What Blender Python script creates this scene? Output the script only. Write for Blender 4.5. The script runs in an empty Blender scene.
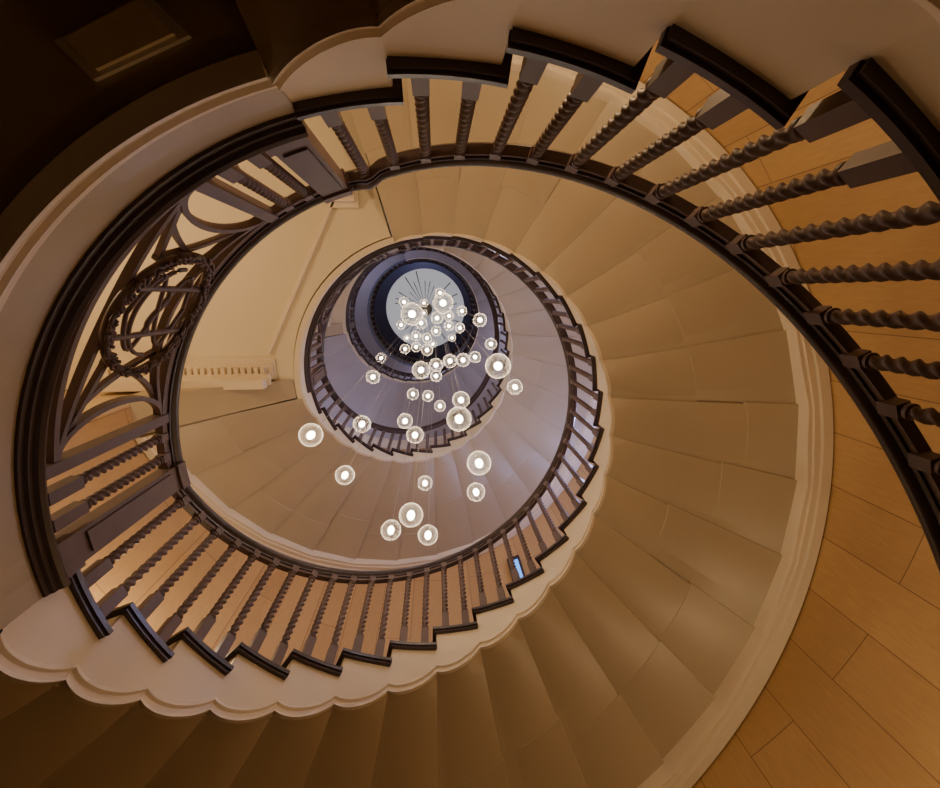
import bpy, math, random, bmesh
from mathutils import Matrix, Vector
random.seed(4)
F=427.4; TA=-0.228; TB=-0.079
CX=-0.013; CY=0.876; R=1.5; RO=2.82
L1=105.5; L2=188.4; W=L2-L1; RUN=360-W
ZL=[-1.53,2.46,5.85,10.0,13.2]
H=0.90; N=24; SW=RUN/N
FD=1.235
scene=bpy.context.scene
COL=scene.collection
# ------------------------------------------------------------ helpers
def rad(a): return math.radians(a)
def drift(z):
    t=min(1,max(0,(z-5.0)/4.5)); t=t*t*(3-2*t)
    return -.36*t
def P(al,r,z):
    d=drift(z)
    return (CX+d+r*math.cos(rad(al)), CY+d-r*math.sin(rad(al)), z)
def zr(al):
    k=int(math.floor((al-L1)/360))+1
    if k>=4: return ZL[4]
    t=(al-L1)-360*(k-1)
    if t<=W: return ZL[k]
    return ZL[k]+(t-W)/RUN*(ZL[k+1]-ZL[k])
def unproj(u,v):
    X=(u-470)/F; Y=(v-394)/F
    ca,sa,cb,sb=math.cos(TA),math.sin(TA),math.cos(TB),math.sin(TB)
    y=Y*ca-sa; Z=Y*sa+ca
    x=X*cb-Z*sb; z=X*sb+Z*cb
    return x/z,y/z
def mk(name,verts,faces,mat,parent=None,smooth=False,autosm=None):
    me=bpy.data.meshes.new(name); me.from_pydata(verts,[],faces)
    me.materials.append(mat)
    me.update()
    bm=bmesh.new(); bm.from_mesh(me); bmesh.ops.recalc_face_normals(bm,faces=bm.faces)
    if autosm:
        for f in bm.faces: f.smooth=True
        for e in bm.edges:
            if len(e.link_faces)==2 and e.calc_face_angle(0)>autosm: e.smooth=False
    bm.to_mesh(me); bm.free()
    if smooth:
        for p in me.polygons: p.use_smooth=True
    o=bpy.data.objects.new(name,me); COL.objects.link(o)
    if parent: o.parent=parent
    return o
def empty(name,label,cat,loc=(0,0,0),group=None):
    o=bpy.data.objects.new(name,None); COL.objects.link(o)
    o.empty_display_size=.1; o.location=loc
    o["label"]=label; o["category"]=cat
    if group: o["group"]=group
    return o
def sweep(path,prof,closed=True,caps=True):
    V=[];Fc=[];n=len(prof)
    for (al,r,z) in path:
        for (dr,dz) in prof: V.append(P(al,r+dr,z+dz))
    for i in range(len(path)-1):
        for j in range(n if closed else n-1):
            a=i*n+j;b=i*n+(j+1)%n
            Fc.append((a,b,b+n,a+n))
    if caps and closed:
        Fc.append(tuple(range(n))); Fc.append(tuple(range((len(path)-1)*n,len(path)*n)))
    return V,Fc
class Acc:
    def __init__(s): s.V=[];s.F=[]
    def add(s,V,Fc):
        b=len(s.V); s.V+=list(V); s.F+=[tuple(i+b for i in f) for f in Fc]
    def sector(s,a0,a1,r0,r1,z0,z1,n=4):
        path=[(a0+(a1-a0)*i/n,0,0) for i in range(n+1)]
        V,Fc=sweep(path,[(r0,z0),(r1,z0),(r1,z1),(r0,z1)]); s.add(V,Fc)
    def box(s,x0,x1,y0,y1,z0,z1):
        V=[(x,y,z) for x in(x0,x1) for y in(y0,y1) for z in(z0,z1)]
        s.add(V,[(0,1,3,2),(4,5,7,6),(0,1,5,4),(2,3,7,6),(0,2,6,4),(1,3,7,5)])
    def tube(s,pts,r,n=8,caps=True):
        V=[];Fc=[];m=len(pts)
        for i,p in enumerate(pts):
            p=Vector(p); a=Vector(pts[max(i-1,0)]); b=Vector(pts[min(i+1,m-1)])
            t=(b-a).normalized(); ref=Vector((0,0,1)) if abs(t.z)<.9 else Vector((1,0,0))
            u=t.cross(ref).normalized(); w=t.cross(u)
            rr=r[i] if isinstance(r,(list,tuple)) else r
            for j in range(n):
                q=p+(u*math.cos(2*math.pi*j/n)+w*math.sin(2*math.pi*j/n))*rr
                V.append(tuple(q))
        for i in range(m-1):
            for j in range(n):
                a=i*n+j;b=i*n+(j+1)%n; Fc.append((a,b,b+n,a+n))
        if caps: Fc.append(tuple(range(n)));Fc.append(tuple(range((m-1)*n,m*n)))
        s.add(V,Fc)
    def revolve(s,prof,n=12,cx=0,cy=0):
        V=[];Fc=[];m=len(prof)
        for (r,z) in prof:
            for j in range(n): V.append((cx+r*math.cos(2*math.pi*j/n),cy+r*math.sin(2*math.pi*j/n),z))
        for i in range(m-1):
            for j in range(n):
                a=i*n+j;b=i*n+(j+1)%n; Fc.append((a,b,b+n,a+n))
        Fc.append(tuple(range(n)));Fc.append(tuple(range((m-1)*n,m*n)))
        s.add(V,Fc)
# ------------------------------------------------------------ materials
def mat(name,col,rough=.6,noise=0.0,nscale=3.0,spec=.4,bump=0.0,metal=0):
    m=bpy.data.materials.new(name); m.use_nodes=True
    nt=m.node_tree; b=nt.nodes["Principled BSDF"]
    b.inputs["Roughness"].default_value=rough
    b.inputs["Metallic"].default_value=metal
    b.inputs["Specular IOR Level"].default_value=spec
    b.inputs["Base Color"].default_value=(*col,1)
    if noise>0:
        tc=nt.nodes.new("ShaderNodeTexCoord"); n=nt.nodes.new("ShaderNodeTexNoise")
        n.inputs["Scale"].default_value=nscale; n.inputs["Detail"].default_value=5
        r=nt.nodes.new("ShaderNodeValToRGB")
        r.color_ramp.elements[0].position=.3; r.color_ramp.elements[1].position=.7
        r.color_ramp.elements[0].color=(*[c*(1-noise) for c in col],1)
        r.color_ramp.elements[1].color=(*[min(1,c*(1+noise)) for c in col],1)
        nt.links.new(tc.outputs["Object"],n.inputs["Vector"]); nt.links.new(n.outputs["Fac"],r.inputs["Fac"])
        nt.links.new(r.outputs["Color"],b.inputs["Base Color"])
        if bump:
            bp=nt.nodes.new("ShaderNodeBump"); bp.inputs["Strength"].default_value=bump
            nt.links.new(n.outputs["Fac"],bp.inputs["Height"]); nt.links.new(bp.outputs["Normal"],b.inputs["Normal"])
    return m
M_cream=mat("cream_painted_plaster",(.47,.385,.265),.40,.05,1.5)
M_cooltint=mat("cool_light_tinted_plaster",(.40,.37,.39),.5,.05,1.5)  # cool light of the upper storey put into the plaster colour
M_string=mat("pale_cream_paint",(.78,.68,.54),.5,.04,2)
M_dark=mat("dark_stained_oak",(.050,.031,.031),.33,.2,6,.5)
M_balu=mat("mauve_brown_painted_wood",(.15,.105,.10),.5,.12,8,.3)
M_ceil=mat("warm_ceiling_plaster",(.76,.67,.50),.7,.03,1)
M_lobby=mat("warm_lobby_wall_plaster",(.66,.50,.30),.7,.05,1)
M_blue=mat("blue_painted_rim",(.12,.13,.22),.5,.05,2)
M_pale=mat("pale_grey_plaster",(.62,.60,.60),.6,.05,1)
M_floor=mat("dark_floor_stone",(.06,.045,.035),.5,.2,2)
M_brass=mat("brushed_metal",(.35,.33,.30),.3,0,1,.5,0,1)
M_cable=mat("pale_cable",(.40,.36,.32),.5)
def wallmat():
    m=bpy.data.materials.new("honey_stone_slabs"); m.use_nodes=True
    nt=m.node_tree; b=nt.nodes["Principled BSDF"]; b.inputs["Roughness"].default_value=.55
    uv=nt.nodes.new("ShaderNodeUVMap"); uv.uv_map="UVMap"
    br=nt.nodes.new("ShaderNodeTexBrick"); br.inputs["Scale"].default_value=1
    br.inputs["Brick Width"].default_value=2.0; br.inputs["Row Height"].default_value=.36
    br.inputs["Mortar Size"].default_value=.0035; br.inputs["Mortar Smooth"].default_value=.4
    br.inputs["Color1"].default_value=(.58,.37,.16,1); br.inputs["Color2"].default_value=(.50,.31,.13,1)
    br.inputs["Mortar"].default_value=(.22,.12,.05,1)
    nt.links.new(uv.outputs["UV"],br.inputs["Vector"])
    mp=nt.nodes.new("ShaderNodeMapping"); mp.inputs["Scale"].default_value=(1.0,6,1)
    nt.links.new(uv.outputs["UV"],mp.inputs["Vector"])
    n=nt.nodes.new("ShaderNodeTexNoise"); n.inputs["Scale"].default_value=9; n.inputs["Detail"].default_value=9
    nt.links.new(mp.outputs["Vector"],n.inputs["Vector"])
    mr=nt.nodes.new("ShaderNodeMapRange"); mr.inputs["From Min"].default_value=.3; mr.inputs["From Max"].default_value=.7
    mr.inputs["To Min"].default_value=.93; mr.inputs["To Max"].default_value=1.05
    nt.links.new(n.outputs["Fac"],mr.inputs["Value"])
    mx=nt.nodes.new("ShaderNodeVectorMath"); mx.operation='SCALE'
    nt.links.new(br.outputs["Color"],mx.inputs[0]); nt.links.new(mr.outputs["Result"],mx.inputs["Scale"])
    nt.links.new(mx.outputs["Vector"],b.inputs["Base Color"])
    return m
M_wall=wallmat()
def emis(name,col,s):
    m=bpy.data.materials.new(name); m.use_nodes=True; nt=m.node_tree
    nt.nodes.remove(nt.nodes["Principled BSDF"]); e=nt.nodes.new("ShaderNodeEmission")
    e.inputs["Color"].default_value=(*col,1); e.inputs["Strength"].default_value=s
    nt.links.new(e.outputs[0],nt.nodes["Material Output"].inputs[0]); return m
M_bulb=emis("glowing_bulb",(1,.84,.62),30)
M_sky=emis("skylight_glow",(.70,.68,.74),.6)
M_win=emis("blue_daylight_glass",(.12,.36,1),2.0)
def glassm():
    m=bpy.data.materials.new("clear_thin_glass"); m.use_nodes=True; nt=m.node_tree
    nt.nodes.remove(nt.nodes["Principled BSDF"])
    t=nt.nodes.new("ShaderNodeBsdfTransparent"); g=nt.nodes.new("ShaderNodeBsdfGlossy"); g.inputs["Roughness"].default_value=.10
    d=nt.nodes.new("ShaderNodeBsdfTranslucent"); d.inputs["Color"].default_value=(1,.92,.80,1)
    a=nt.nodes.new("ShaderNodeMixShader"); a.inputs[0].default_value=.7
    nt.links.new(g.outputs[0],a.inputs[1]); nt.links.new(d.outputs[0],a.inputs[2])
    lw=nt.nodes.new("ShaderNodeLayerWeight"); lw.inputs["Blend"].default_value=.5
    pw=nt.nodes.new("ShaderNodeMath"); pw.operation='POWER'; pw.inputs[1].default_value=2.3
    nt.links.new(lw.outputs["Facing"],pw.inputs[0])
    mr=nt.nodes.new("ShaderNodeMapRange"); mr.inputs["To Min"].default_value=.065; mr.inputs["To Max"].default_value=.95
    nt.links.new(pw.outputs[0],mr.inputs["Value"])
    x=nt.nodes.new("ShaderNodeMixShader")
    nt.links.new(mr.outputs[0],x.inputs[0]); nt.links.new(t.outputs[0],x.inputs[1]); nt.links.new(a.outputs[0],x.inputs[2])
    nt.links.new(x.outputs[0],nt.nodes["Material Output"].inputs[0]); return m
M_glass=glassm()
# ------------------------------------------------------------ flights
def scal(t):
    # bracket-shaped lobe: rounded belly with a small ogee shoulder into a pointed cusp
    a=abs(2*t-1)
    return (1-a**2.6)*.85+.15*(1-a)
def build_flight(k,jmin=0):
    a_s=L2+360*(k-1); z0=ZL[k]; rise=(ZL[k+1]-ZL[k])/N
    e=empty("staircase_flight","cream painted curving stair flight with scalloped open string and dark treads","staircase",P(a_s+RUN/2,R,z0))
    inv=Matrix.Translation(e.location).inverted()
    st=Acc(); so=Acc()
    n=16
    lip=min(rise*.15,.022)
    for j in range(jmin,N):
        a0=a_s+j*SW; zt=z0-H+(j+.5)*rise
        V=[];Fc=[];G=[]
        rj=random.choice([1.9,2.05,2.2,2.35]); js=.32
        rs=[1.46,1.50,1.56,rj,rj+.003,2.5,RO]; nr=len(rs)
        for i in range(n+1):
            t=.5-.5*math.cos(math.pi*i/n); al=a0+SW*t
            lin=z0+rise*(j+t)-FD
            zb=lin+.030-.050*scal(t)
            b=.003*math.sin(math.pi*t)
            row=[(1.475-b,zt-.025),(1.475-b,zb+.105),(1.468-b,zb+.102),(1.468-b,zb+.082),(1.460-b,zb+.076),(1.451-b,zb+.057),(1.463-b,zb+.048),(1.463-b,zb+.026),(1.450-b,zb+.017),(1.442-b,zb),(1.50,zb-.002)]
            V+=[P(al,r,z) for r,z in row]
            for q,r in enumerate(rs):
                flat=lin-(t-.5)*lip-.016*math.sin(math.pi*t)
                if q==0: zz=zb
                elif q==1: zz=zb*.6+flat*.4
                else: zz=flat
                zz-=.55*(r-1.46)/(RO-1.46)
                G.append(P(al+(js if q>=4 else 0),r,zz))
        m=11
        for i in range(n):
            for q in range(m-1): Fc.append((i*m+q,i*m+q+1,(i+1)*m+q+1,(i+1)*m+q))
        st.add(V,Fc)
        Gf=[(i*nr+q,i*nr+q+1,(i+1)*nr+q+1,(i+1)*nr+q) for i in range(n) for q in range(nr-1)]
        so.add(G,Gf)
        base=[G[n*nr+q] for q in range(nr)]; up=[(x,y,z+lip+.02) for x,y,z in base]
        so.add(base+up,[(q,q+1,q+1+nr,q+nr) for q in range(nr-1)])
        T=Acc(); T.sector(a0-1.1,a0+SW+.1,1.440,RO,zt-.022,zt,6)
        T.sector(a0-.8,a0+SW-.1,1.450,1.48,zt-.036,zt-.022,6)
        mk("tread",T.V,T.F,M_dark,e)
        T=Acc(); T.sector(a0-.1,a0+.5,1.478,RO,zt-rise,zt-.03,1)
        mk("riser",T.V,T.F,M_cream,e)
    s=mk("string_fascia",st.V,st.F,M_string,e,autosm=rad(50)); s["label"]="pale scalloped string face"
    a_b=a_s+jmin*SW
    path=[(a_b+(N-jmin)*SW*i/160,0,zr(a_b+(N-jmin)*SW*i/160)) for i in range(161)]
    V,Fc=sweep(path,[(1.47,-FD+.016),(RO,-FD+.016-.55),(RO,-FD+.06-.55),(1.47,-FD+.06)])
    so.add(V,Fc)
    mk("soffit",so.V,so.F,M_cream if k<3 else M_cooltint,e,autosm=rad(25))
    V=[];Fc=[];m=9
    na=(N-jmin)*12
    for i in range(na+1):
        t=(i%12)/12
        al=a_s+jmin*SW+(N-jmin)*SW*i/na+.3; z=zr(al-.3); q=.018*math.sin(math.pi*t)
        V+=[P(al,r,z+dz-.030) for r,dz in [(2.665-q,-1.60),(2.665-q,-1.765),(2.675-q,-1.785),(2.698-q*.5,-1.785),(2.703-q*.5,-1.80),(2.74,-1.80),(2.75,-1.815),(RO,-1.82),(RO,-1.60)]]
    for i in range(na):
        for j in range(m):
            a=i*m+j;b=i*m+(j+1)%m; Fc.append((a,b,b+m,a+m))
    mk("wall_string",V,Fc,M_string,e,autosm=rad(30))
    for o in e.children: o.matrix_parent_inverse=inv
    return e
# ------------------------------------------------------------ landings
def build_landing(k):
    a0=L1+360*(k-1); a1=a0+W; z=ZL[k]
    e=empty("stair_landing","cream plaster landing slab with moulded edge and cornice","landing",P(a0+W/2,R,z-H))
    inv=Matrix.Translation(e.location).inverted()
    d=drift(z)
    n=24; zz=z-FD
    arc=[P(a0+W*i/n,1.47,z)[:2] for i in range(n+1)]
    out=[P(a1,RO,z)[:2],P(183,RO,z)[:2],(-4.59,.96+d),(-4.59,-4.19),(-.74+d,-4.19),P(a0,RO,z)[:2]]
    poly=arc+out
    bm=bmesh.new(); vs=[bm.verts.new((x,y,zz)) for x,y in poly]; f=bm.faces.new(vs)
    r=bmesh.ops.extrude_face_region(bm,geom=[f]); 
    for v in [g for g in r['geom'] if isinstance(g,bmesh.types.BMVert)]: v.co.z=z-H-.02
    bmesh.ops.recalc_face_normals(bm,faces=bm.faces); bmesh.ops.triangulate(bm,faces=bm.faces)
    me=bpy.data.meshes.new("slab"); bm.to_mesh(me); bm.free(); me.materials.append(M_ceil if k>1 else M_cream)
    o=bpy.data.objects.new("slab",me); COL.objects.link(o); o.parent=e
    path=[(a0+W*i/40,0,z) for i in range(41)]
    b=-FD
    V,Fc=sweep(path,[(1.50,-H-.04),(1.475,-H-.04),(1.475,b+.107),(1.468,b+.104),(1.468,b+.084),(1.460,b+.078),(1.451,b+.059),(1.463,b+.050),(1.463,b+.030),(1.450,b+.020),(1.442,b-.008),(1.50,b-.010)])
    mk("string_fascia",V,Fc,M_string,e,autosm=rad(40))
    V,Fc=sweep(path,[(1.50,-H),(1.425,-H),(1.418,-H-.015),(1.425,-H-.03),(1.440,-H-.034),(1.443,-H-.05),(1.455,-H-.055),(1.458,-H-.07),(1.50,-H-.07)])
    mk("nosing",V,Fc,M_dark,e,autosm=rad(30))
    V=[];Fc=[]
    as_=[181.5,183.5,185.5,187.5,189.2]; rs=[1.48,1.9,2.4,RO]
    for al in as_:
        for r in rs: V.append(P(al+360*(k-1),r,z)[:2]+(zz-.008-.55*(r-1.46)/(RO-1.46),))
    for al in as_:
        for r in rs: V.append(P(al+360*(k-1),r,z)[:2]+(zz+.05,))
    nn=len(as_)*4
    for i in range(len(as_)-1):
        for q in range(3):
            a=i*4+q; Fc+=[(a,a+1,a+5,a+4),(a+nn,a+1+nn,a+5+nn,a+4+nn)]
    for i in(0,len(as_)-1):
        for q in range(3):
            a=i*4+q; Fc.append((a,a+1,a+1+nn,a+nn))
    for q in(0,3):
        for i in range(len(as_)-1):
            a=i*4+q; Fc.append((a,a+4,a+4+nn,a+nn))
    mk("springing_block",V,Fc,M_cream,e)
    T=Acc()
    def strip(p,q,wd,h,z_=None):
        p=Vector((p[0]+d,p[1]+d,0));q=Vector((q[0]+d,q[1]+d,0)); dd=(q-p).normalized(); nv=Vector((-dd.y,dd.x,0))
        prof=[(0,0),(0,-h),(wd*.4,-h),(wd*.5,-h*.6),(wd*.8,-h*.5),(wd,0)]
        V=[tuple(c+nv*a+Vector((0,0,(z_ or zz)+b_))) for c in (p,q) for a,b_ in prof]; m=len(prof)
        T.add(V,[(i,(i+1)%m,(i+1)%m+m,i+m) for i in range(m)]+[tuple(range(m)),tuple(range(m,2*m))])
    strip((-.93,-.85),(-1.70,.64),.05,.04)
    x0,x1=-3.3+d,-1.66+d
    T.box(x0,x1,.68+d,.90+d,zz-.03,zz)
    T.box(x0,x1-.02,.73+d,.90+d,zz-.05,zz-.03)
    T.box(x0,x1-.04,.83+d,.92+d,zz-.12,zz-.05)
    T.box(x0,x1-.02,.85+d,.94+d,zz-.15,zz-.12)
    T.box(x0,x1-.05,.87+d,.96+d,zz-.26,zz-.15)
    T.box(-.98+d,-.70+d,-1.02+d,-.80+d,zz-.04,zz)
    T.box(-.95+d,-.73+d,-1.02+d,-.85+d,zz-.09,zz-.04)
    T.box(-.92+d,-.76+d,-1.02+d,-.89+d,zz-.16,zz-.09)
    mk("beam_moulding",T.V,T.F,M_string,e)
    pr=[(x0,zz-.05)]; x=x0
    while x<x1-.10:
        pr+=[(x,zz-.105),(x+.04,zz-.105),(x+.04,zz-.060),(x+.066,zz-.060)]; x+=.066
    pr+=[(x,zz-.05)]
    V=[(px,.765+d,pz) for px,pz in pr]+[(px,.83+d,pz) for px,pz in pr]; m=len(pr)
    Fc=[(i,(i+1)%m,(i+1)%m+m,i+m) for i in range(m)]+[tuple(range(m)),tuple(range(m,2*m))]
    mk("dentil_course",V,Fc,M_string,e)
    if k==1:
        c=[unproj(u,v) for u,v in((58,44),(150,-4),(192,38),(97,82))]
        q=[(a*zz,b_*zz) for a,b_ in c]
        cxm=sum(p[0] for p in q)/4; cym=sum(p[1] for p in q)/4
        T=Acc()
        V=[(x,y,zz-.012) for x,y in q]+[(x,y,zz+.01) for x,y in q]
        T.add(V,[(0,1,2,3),(4,5,6,7),(0,1,5,4),(1,2,6,5),(2,3,7,6),(3,0,4,7)])
        mk("ceiling_panel",T.V,T.F,M_string,e)
        T=Acc()
        q2=[(cxm+(x-cxm)*.80,cym+(y-cym)*.80) for x,y in q]
        V=[(x,y,zz-.022) for x,y in q2]+[(x,y,zz) for x,y in q2]
        T.add(V,[(0,1,2,3),(4,5,6,7),(0,1,5,4),(1,2,6,5),(2,3,7,6),(3,0,4,7)])
        mk("panel_centre",T.V,T.F,mat("soft_lit_panel_plaster",(.85,.72,.48),.7),e)  # paler colour paints in soft light on the panel centre
    for c in e.children: c.matrix_parent_inverse=inv
    return e
# ------------------------------------------------------------ balustrade
RAIL=[(.045,.0),(.05,-.02),(.042,-.035),(.03,-.045),(.03,-.062),(-.03,-.062),(-.03,-.045),(-.042,-.035),(-.05,-.02),(-.045,0),(-.03,.018),(-.012,.025),(.012,.025),(.03,.018)]
def twist_mesh(h,name,low=False):
    A=Acc(); s=.026
    hb=.165; ht=.06
    for (z0,z1,q) in ((0,hb,s),(h-ht,h,.0225)):
        A.box(-q,q,-q,q,z0,z1)
    nz=64 if low else 160; ns=8 if low else 14
    z0=hb; z1=h-ht
    V=[];Fc=[]
    for i in range(nz+1):
        t=i/nz; z=z0+(z1-z0)*t
        env=.0200
        if t<.06 or t>.94:
            dd=min(t,1-t)/.06; env=.015+.005*dd+ (.008 if .3<dd<.7 else 0)
        for j in range(ns):
            th=2*math.pi*j/ns
            rr=env*(1+.26*math.cos(2*th-t*math.pi*26)) if .05<t<.95 else env
            V.append((rr*math.cos(th),rr*math.sin(th),z))
    for i in range(nz):
        for j in range(ns):
            a=i*ns+j;b=i*ns+(j+1)%ns; Fc.append((a,b,b+ns,a+ns))
    A.add(V,Fc)
    me=bpy.data.meshes.new(name); me.from_pydata(A.V,[],A.F); me.materials.append(M_balu)
    bm=bmesh.new(); bm.from_mesh(me); bmesh.ops.recalc_face_normals(bm,faces=bm.faces)
    for f in bm.faces: f.smooth=True
    for ed in bm.edges:
        if ed.calc_face_angle(0)>rad(60): ed.smooth=False
    bm.to_mesh(me); bm.free(); me.update()
    return me
BAL={}
def baluster(al,zb,h,parent,inv,low):
    key=(round(h,2),low)
    if key not in BAL: BAL[key]=bpy.data.objects.new("baluster",twist_mesh(key[0],"baluster",low))
    o=BAL[key].copy()
    COL.objects.link(o); o.parent=parent; o.matrix_parent_inverse=inv
    o.matrix_basis=Matrix.Translation(P(al,R-.01,zb))@Matrix.Rotation(-rad(al),4,'Z')
    return o
def post(al,z,h,parent,inv):
    A=Acc(); wd=2.9
    A.sector(al-wd,al+wd,1.44,1.55,z-H,z-H+.10,3)
    A.sector(al-wd+.3,al+wd-.3,1.455,1.535,z-H+.10,z-.10,3)
    A.sector(al-wd+1.1,al+wd-1.1,1.445,1.46,z-H+.16,z-.16,3)
    A.sector(al-wd,al+wd,1.44,1.55,z-.10,z-.03,3)
    o=mk("newel_post",A.V,A.F,M_balu,parent); o.matrix_parent_inverse=inv
def panel(k,parent,inv):
    a0=L1+360*(k-1); z=ZL[k]; c=a0+W/2; z0=z-H; 
    A=Acc(); half=24.5
    def C(s,h,r=1.5): return P(c+math.degrees(s/1.5),r,z0+h)
    def bar(pts,w=.014,dp=.018,ro=1.5):
        n=len(pts); V=[];Fc=[]
        for i,(s,h) in enumerate(pts):
            s0,h0=pts[max(i-1,0)]; s1,h1=pts[min(i+1,n-1)]
            L=math.hypot(s1-s0,h1-h0) or 1; nx,ny=-(h1-h0)/L*w,(s1-s0)/L*w
            V+=[C(s+nx,h+ny,ro-dp),C(s-nx,h-ny,ro-dp),C(s-nx,h-ny,ro+dp),C(s+nx,h+ny,ro+dp)]
        for i in range(n-1):
            for q in range(4):
                a=i*4+q;b=i*4+(q+1)%4; Fc.append((a,b,b+4,a+4))
        Fc+=[(0,1,2,3),tuple(range(4*n-4,4*n))]
        A.add(V,Fc)
    for sg in(-1,1):
        a=c+sg*half
        A.sector(a-1.0,a+1.0,1.472,1.528,z0,z-.04,1)
    A.sector(c-38.5,c+38.5,1.472,1.528,z0+.0,z0+.05,30)
    A.sector(c-half,c+half,1.478,1.522,z0+.10,z0+.125,30)
    A.sector(c-38.5,c+38.5,1.48,1.52,z-.125,z-.10,30)
    hs=half*math.pi/180*1.5-.02
    top=H-.12; bot=.12; mid=(top+bot)/2; hh=(top-bot)/2
    RS,RH=.31,.285
    mw=mid+.06
    for sg in(-1,1):
        pts=[(sg*(hs-.16*math.sin(math.pi*i/20)), mid+hh*math.cos(math.pi*i/20)) for i in range(21)]
        bar(pts,.012)
        for sv in(-1,1):
            pts=[]
            for i in range(25):
                s_=sg*hs*(1-i/24); pts.append((s_, mid+sv*(hh-.13*math.sin(math.pi*.5*i/24))))
            bar(pts,.011)
            bar([(sg*hs,mid+sv*hh),(sg*RS*.84,mw+sv*RH*.56)],.011,.012,1.512)
            p0=(hs,mid+sv*hh); p1=(hs*.66,mid+sv*hh*.98); p2=(RS*.80,mw-sv*RH*.60)
            seg=[]
            for i in range(17):
                t=i/16
                seg.append((sg*((1-t)**2*p0[0]+2*t*(1-t)*p1[0]+t*t*p2[0]),(1-t)**2*p0[1]+2*t*(1-t)*p1[1]+t*t*p2[1]))
            bar(seg,.011,.012,1.512)
    o=mk("ornamental_panel",A.V,A.F,M_balu,parent,autosm=rad(40)); o.matrix_parent_inverse=inv
    Wm=Acc()
    def E(th,k_=0,r=1.475): return C((RS+k_)*math.cos(th),mw+(RH+k_)*math.sin(th),r)
    Wm.tube([E(2*math.pi*i/72) for i in range(73)],.019,8)
    rl=random.Random(7)
    for i in range(230):
        th=2*math.pi*i/230+rl.uniform(-.01,.01)
        off=rl.uniform(-.022,.022); ln=rl.uniform(.07,.12)
        p=Vector(E(th,off*.5,1.464)); q=Vector(E(th+ln,off*1.3,1.457)); mpt=Vector(E(th+ln*.5,off*1.1,1.453))
        Wm.tube([p,mpt,q],[.004,.009,.003],5)
    o=mk("carved_wreath",Wm.V,Wm.F,M_balu,parent,smooth=True); o.matrix_parent_inverse=inv; o["label"]="carved leafy ring in the railing panel"
    S=Acc()
    def cur(f,n=24,r=.013): S.tube([C(f(i/n)[0],mw+f(i/n)[1],1.478) for i in range(n+1)],r,7)
    cur(lambda t:(-.12,-.25+.50*t),12,.014)
    cur(lambda t:(.12,-.25+.50*t),12,.014)
    cur(lambda t:(-.12+.24*t,.03*math.sin(t*2*math.pi)),16,.012)
    cur(lambda t:(.19*math.sin(t*math.pi*2),-.20+.40*t),28,.010)
    cur(lambda t:(-.19*math.sin(t*math.pi*2),-.20+.40*t),28,.010)
    cur(lambda t:(.23*math.cos(t*math.pi),.02-.17*math.sin(t*math.pi)),24,.010)
    for sx in(-.12,.12):
        for sy in(-.235,.235): S.tube([C(sx-.05,mw+sy,1.478),C(sx+.05,mw+sy,1.478)],.010,6)
    o=mk("scroll_monogram",S.V,S.F,M_balu,parent,smooth=True); o.matrix_parent_inverse=inv
def build_balustrade(k,flight=True,jmin=0,full=False):
    a_l=L1+360*(k-1); a_s=a_l+W; z0=ZL[k]
    low=k>=2
    e=empty("balustrade","dark moulded handrail on twisted mauve-brown balusters round the stairwell","railing",P(a_s,R,z0))
    inv=Matrix.Translation(e.location).inverted()
    al0=a_l if k>0 else a_s+jmin*SW
    al1=a_l+360
    path=[]; n=int((al1-al0)/1.5)
    for i in range(n+1):
        al=al0+(al1-al0)*i/n
        z=zr(min(al,L1+360*k-.001)) if not full else z0
        dr=0
        if not full:
            dd=al1-al
            if dd<7: # swan-neck easing where the rail meets the landing
                dr=-.028*math.sin(math.pi*dd/7)**2; z+=-.02*math.sin(math.pi*dd/7)
        path.append((al,R+dr,z-.02))
    V,Fc=sweep(path,RAIL); o=mk("handrail",V,Fc,M_dark,e,autosm=rad(50)); o.matrix_parent_inverse=inv
    V,Fc=sweep(path,[(.02,-.06),(.02,-.085),(-.02,-.085),(-.02,-.06)]); o=mk("rail_underside_fillet",V,Fc,M_balu,e); o.matrix_parent_inverse=inv
    if k>0 and not full:
        post(a_l+3.6,z0,H,e,inv); post(a_s-3.4,z0,H,e,inv)
        for d in(8.6,13.0): 
            baluster(a_l+d,z0-H+.05,H-.05-.10,e,inv,low); baluster(a_s-d,z0-H+.05,H-.05-.10,e,inv,low)
        panel(k,e,inv)
    if flight:
        rise=(ZL[k+1]-z0)/N
        for j in range(jmin,N):
            zt=z0-H+(j+.5)*rise
            for q in(.22,.72):
                al=a_s+(j+q)*SW
                baluster(al,zt,zr(al)-.075-zt,e,inv,low)
    if full:
        for i in range(60): baluster(a_l+i*6,z0-H,H-.075,e,inv,True)
    return e
build_flight(0,9); build_balustrade(0,True,9)
for k in(1,2,3):
    build_landing(k); build_flight(k); build_balustrade(k)
e=empty("gallery_landing","lilac-grey cool-light tinted round gallery slab at the stair head","landing",P(0,R,ZL[4]-H))
inv=Matrix.Translation(e.location).inverted()
A=Acc(); A.sector(0,360,1.50,RO,ZL[4]-1.06,ZL[4]-H,72); o=mk("slab",A.V,A.F,M_cooltint,e); o.matrix_parent_inverse=inv
A=Acc(); A.sector(0,360,1.47,1.50,ZL[4]-1.07,ZL[4]-H-.03,72); o=mk("painted_rim",A.V,A.F,M_blue,e); o.matrix_parent_inverse=inv
build_balustrade(4,False,0,True)
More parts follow.
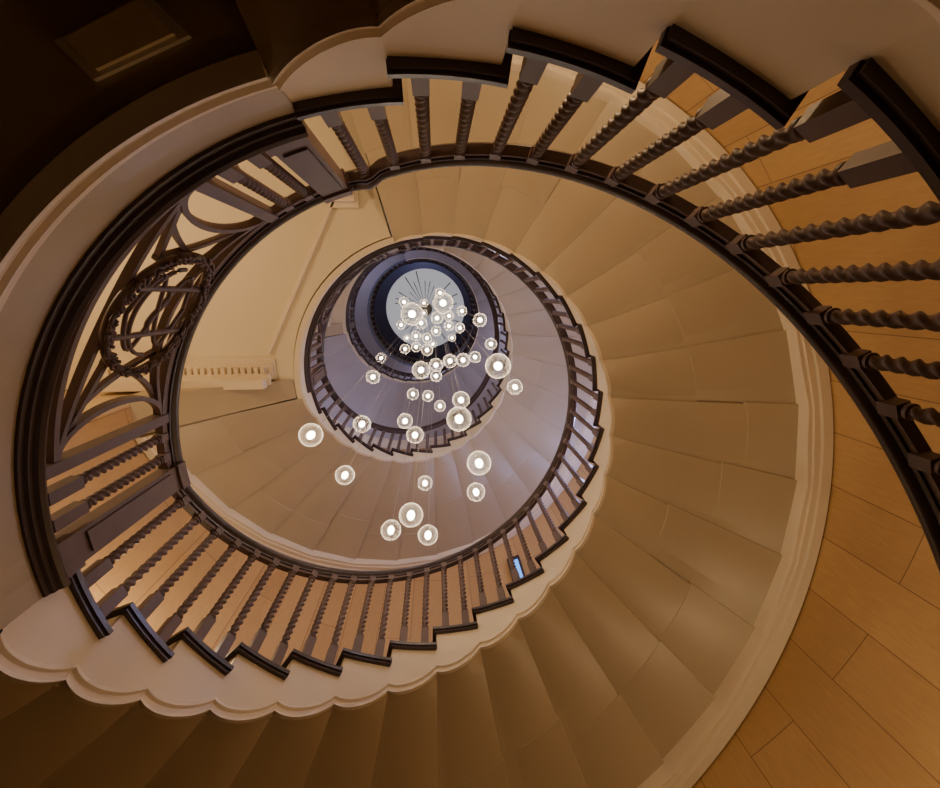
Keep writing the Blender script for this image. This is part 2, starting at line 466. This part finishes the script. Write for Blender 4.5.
# ------------------------------------------------------------ shell
def struct(o): o["kind"]="structure"; return o
ZB=-4.0; ZT=16.6
V=[];Fc=[]
na=140
aa=[182+(465.5-182)*i/na for i in range(na+1)]
zs=[ZB,2,5]+[5.5+.5*i for i in range(9)]+[ZT]
nz=len(zs)
for al in aa:
    for r in(RO+.01,RO+.2):
        for z in zs: V.append(P(al,r,z))
for i in range(na):
    b=i*2*nz;c=b+2*nz
    for q in range(nz-1):
        Fc+=[(b+q,b+q+1,c+q+1,c+q),(b+nz+q,b+nz+q+1,c+nz+q+1,c+nz+q)]
    Fc+=[(b+nz-1,b+2*nz-1,c+2*nz-1,c+nz-1),(b,b+nz,c+nz,c)]
for b in(0,na*2*nz):
    for q in range(nz-1): Fc.append((b+q,b+q+1,b+nz+q+1,b+nz+q))
o=mk("wall_round",V,Fc,M_wall); struct(o)
uvl=o.data.uv_layers.new(name="UVMap")
for p in o.data.polygons:
    for li in p.loop_indices:
        co=o.data.vertices[o.data.loops[li].vertex_index].co
        d=drift(co.z)
        al=math.degrees(math.atan2(-(co.y-CY-d),co.x-CX-d))
        if al<150: al+=360
        uvl.data[li].uv=(co.z,rad(al)*RO)
def box(name,x0,x1,y0,y1,z0,z1,m):
    A=Acc();A.box(x0,x1,y0,y1,z0,z1); return struct(mk(name,A.V,A.F,m))
box("wall_west",-4.8,-4.6,-4.4,1.2,ZB,ZT,M_lobby)
box("wall_north",-4.6,-.54,-4.4,-4.2,ZB,ZT,M_lobby)
box("wall_south",-4.6,-2.84,.97,1.17,ZB,ZT,M_lobby)
box("wall_east",-.73,-.54,-4.2,-1.95,ZB,ZT,M_lobby)
box("floor",-5,4,-5,5,ZB-.2,ZB,M_floor)
box("ceiling",-5,4,-5,5,ZT,ZT+.2,M_pale)
A=Acc(); A.sector(289.8,292.2,2.80,2.826,4.55,5.05,1); struct(mk("window_1",A.V,A.F,M_win))
A=Acc()
A.sector(289.2,289.8,2.78,2.826,4.50,5.10,1);A.sector(292.2,292.8,2.78,2.826,4.50,5.10,1)
A.sector(289.2,292.8,2.78,2.826,5.05,5.10,1);A.sector(289.2,292.8,2.78,2.826,4.50,4.55,1)
struct(mk("trim_1",A.V,A.F,M_dark))
e=empty("skylight","round pale lit ceiling dome with dark radiating bars","skylight",P(0,0,ZT-.1))
inv=Matrix.Translation(e.location).inverted()
A=Acc(); V=[P(i*7.5,1.52,ZT-.12) for i in range(48)]
A.add(V,[tuple(range(48))]); o=mk("glass_pane",A.V,A.F,M_sky,e); o.matrix_parent_inverse=inv
A=Acc(); A.sector(0,360,1.46,1.9,ZT-.25,ZT-.01,48)
o=mk("rim",A.V,A.F,M_blue,e); o.matrix_parent_inverse=inv
A=Acc()
for i in range(32):
    a=i*360/32+random.uniform(-3,3); A.sector(a-.8,a+.8,.15,.8+random.random()*.6,ZT-.17,ZT-.13,1)
A.sector(0,360,.15,.20,ZT-.175,ZT-.125,24)
o=mk("radiating_bars",A.V,A.F,M_dark,e); o.matrix_parent_inverse=inv
# ------------------------------------------------------------ pendants
PL=[(311,435,12),(362,424,9),(345,475,10),(373,377,7),(391,530,11),(411,515,13),(428,535,11),(425,483,8),(479,463,13),(476,492,10),(415,435,9),(405,421,8),(459,419,13),(461,400,9),(440,406,6),(428,396,6),(413,394,6),(421,370,9),(436,376,6),(436,365,7),(450,361,7),(463,360,7),(475,357,6),(498,366,13),(491,344,6),(515,387,8),(480,320,7),(412,314,11),(443,303,10),(381,358,5),(427,350,6),(405,349,5),(416,347,5),(404,302,5),(440,293,5),(437,318,6),(421,323,6),(460,328,5),(424,303,4),(449,326,5),(436,331,5),(427,338,5),(452,338,4),(462,311,5),(416,336,5),(407,338,4),(433,344,4),(449,316,5),(424,313,4),(401,325,4)]
GR=.078
def icos(r,u,v):
    bm=bmesh.new(); bmesh.ops.create_uvsphere(bm,u_segments=u,v_segments=v,radius=r)
    for f in bm.faces: f.smooth=True
    me=bpy.data.meshes.new("s"); bm.to_mesh(me); bm.free(); return me
mg=icos(GR,48,32); mg.materials.append(M_glass)
A=Acc()
A.revolve([(.009,-.042),(.019,-.034),(.024,-.012),(.024,.010),(.018,.03),(.011,.042)],14); mb=mk("t",A.V,A.F,M_bulb,None,True); mbm=mb.data; bpy.data.objects.remove(mb)
A=Acc(); A.revolve([(.014,.040),(.016,.05),(.016,.072),(.012,.085),(.004,.09)],10); mc=mk("t",A.V,A.F,M_brass,None,True); mcm=mc.data; bpy.data.objects.remove(mc)
zc=ZT-.2
for (u,v,r) in PL:
    dx,dy=unproj(u,v); z=F*GR/r
    if z>7: z=7.0+random.random()*3
    e=empty("pendant_light","clear glass globe pendant with glowing bulb on thin cable","lamp",(dx*z,dy*z,z),"glass globe pendants in the stairwell")
    for nm,me in(("glass_globe",mg),("bulb",mbm),("lamp_cap",mcm)):
        o=bpy.data.objects.new(nm,me); COL.objects.link(o); o.parent=e
    A=Acc(); A.revolve([(.0022,.085),(.0022,zc-z)],5); mk("cable",A.V,A.F,M_cable,e)
e=empty("ceiling_canopy","round metal ceiling plate holding pendant cables","lamp canopy",P(0,0,ZT-.2))
A=Acc(); A.revolve([(.22,-.08),(.25,-.05),(.25,.0)],32); mk("plate",A.V,A.F,M_brass,e)
# ------------------------------------------------------------ lights
def pl(name,loc,col,en,r=.06):
    l=bpy.data.lights.new(name,'POINT'); l.energy=en; l.color=col; l.shadow_soft_size=r
    o=bpy.data.objects.new(name,l); COL.objects.link(o); o.location=loc; return o
warm=(1,.73,.42); cool=(.60,.62,1)
pl("fill_landing",(-3.3,-1.0,2.5),warm,95)  # added warm fill without fixtures, brightens the landing ceilings
pl("fill_landing",(-3.0,-1.3,5.8),warm,25)
pl("fill_flight",P(-25,2.5,.6),warm,28)  # added warm fill out of view, lights the round wall and soffits
pl("fill_flight",P(80,2.6,2.1),warm,38)
pl("fill_flight",P(212,2.4,2.65),warm,24)
pl("fill_upper",P(345,2.3,4.7),(.42,.47,1),85)  # added cool fill without fixtures, tints the upper flights and gallery
pl("fill_upper",P(420,2.3,5.9),(.55,.57,1),45)
pl("fill_upper",P(600,2.3,7.4),cool,34)
pl("fill_upper",P(720,2.3,9.2),cool,42)
pl("fill_upper",P(860,2.3,10.8),cool,32)
pl("fill_upper",P(1000,2.3,11.8),cool,42)
pl("fill_upper",P(90,2.3,14.8),(.58,.62,1),50)
w=bpy.data.worlds.new("world"); scene.world=w; w.use_nodes=True
w.node_tree.nodes["Background"].inputs[0].default_value=(.9,.7,.5,1); w.node_tree.nodes["Background"].inputs[1].default_value=.05
# ------------------------------------------------------------ camera
cd=bpy.data.cameras.new("camera"); co=bpy.data.objects.new("camera",cd); COL.objects.link(co)
cd.sensor_width=36; cd.sensor_fit='HORIZONTAL'; cd.lens=F/940*36; cd.clip_start=.02
ca,sa,cb,sb=math.cos(TA),math.sin(TA),math.cos(TB),math.sin(TB)
right=Vector((cb,0,sb)); down=Vector((-sb*sa,ca,cb*sa)); fwd=Vector((-sb*ca,-sa,cb*ca))
m=Matrix.Identity(4)
for i in range(3):
    m[i][0]=right[i]; m[i][1]=-down[i]; m[i][2]=-fwd[i]
co.matrix_world=m
scene.camera=co
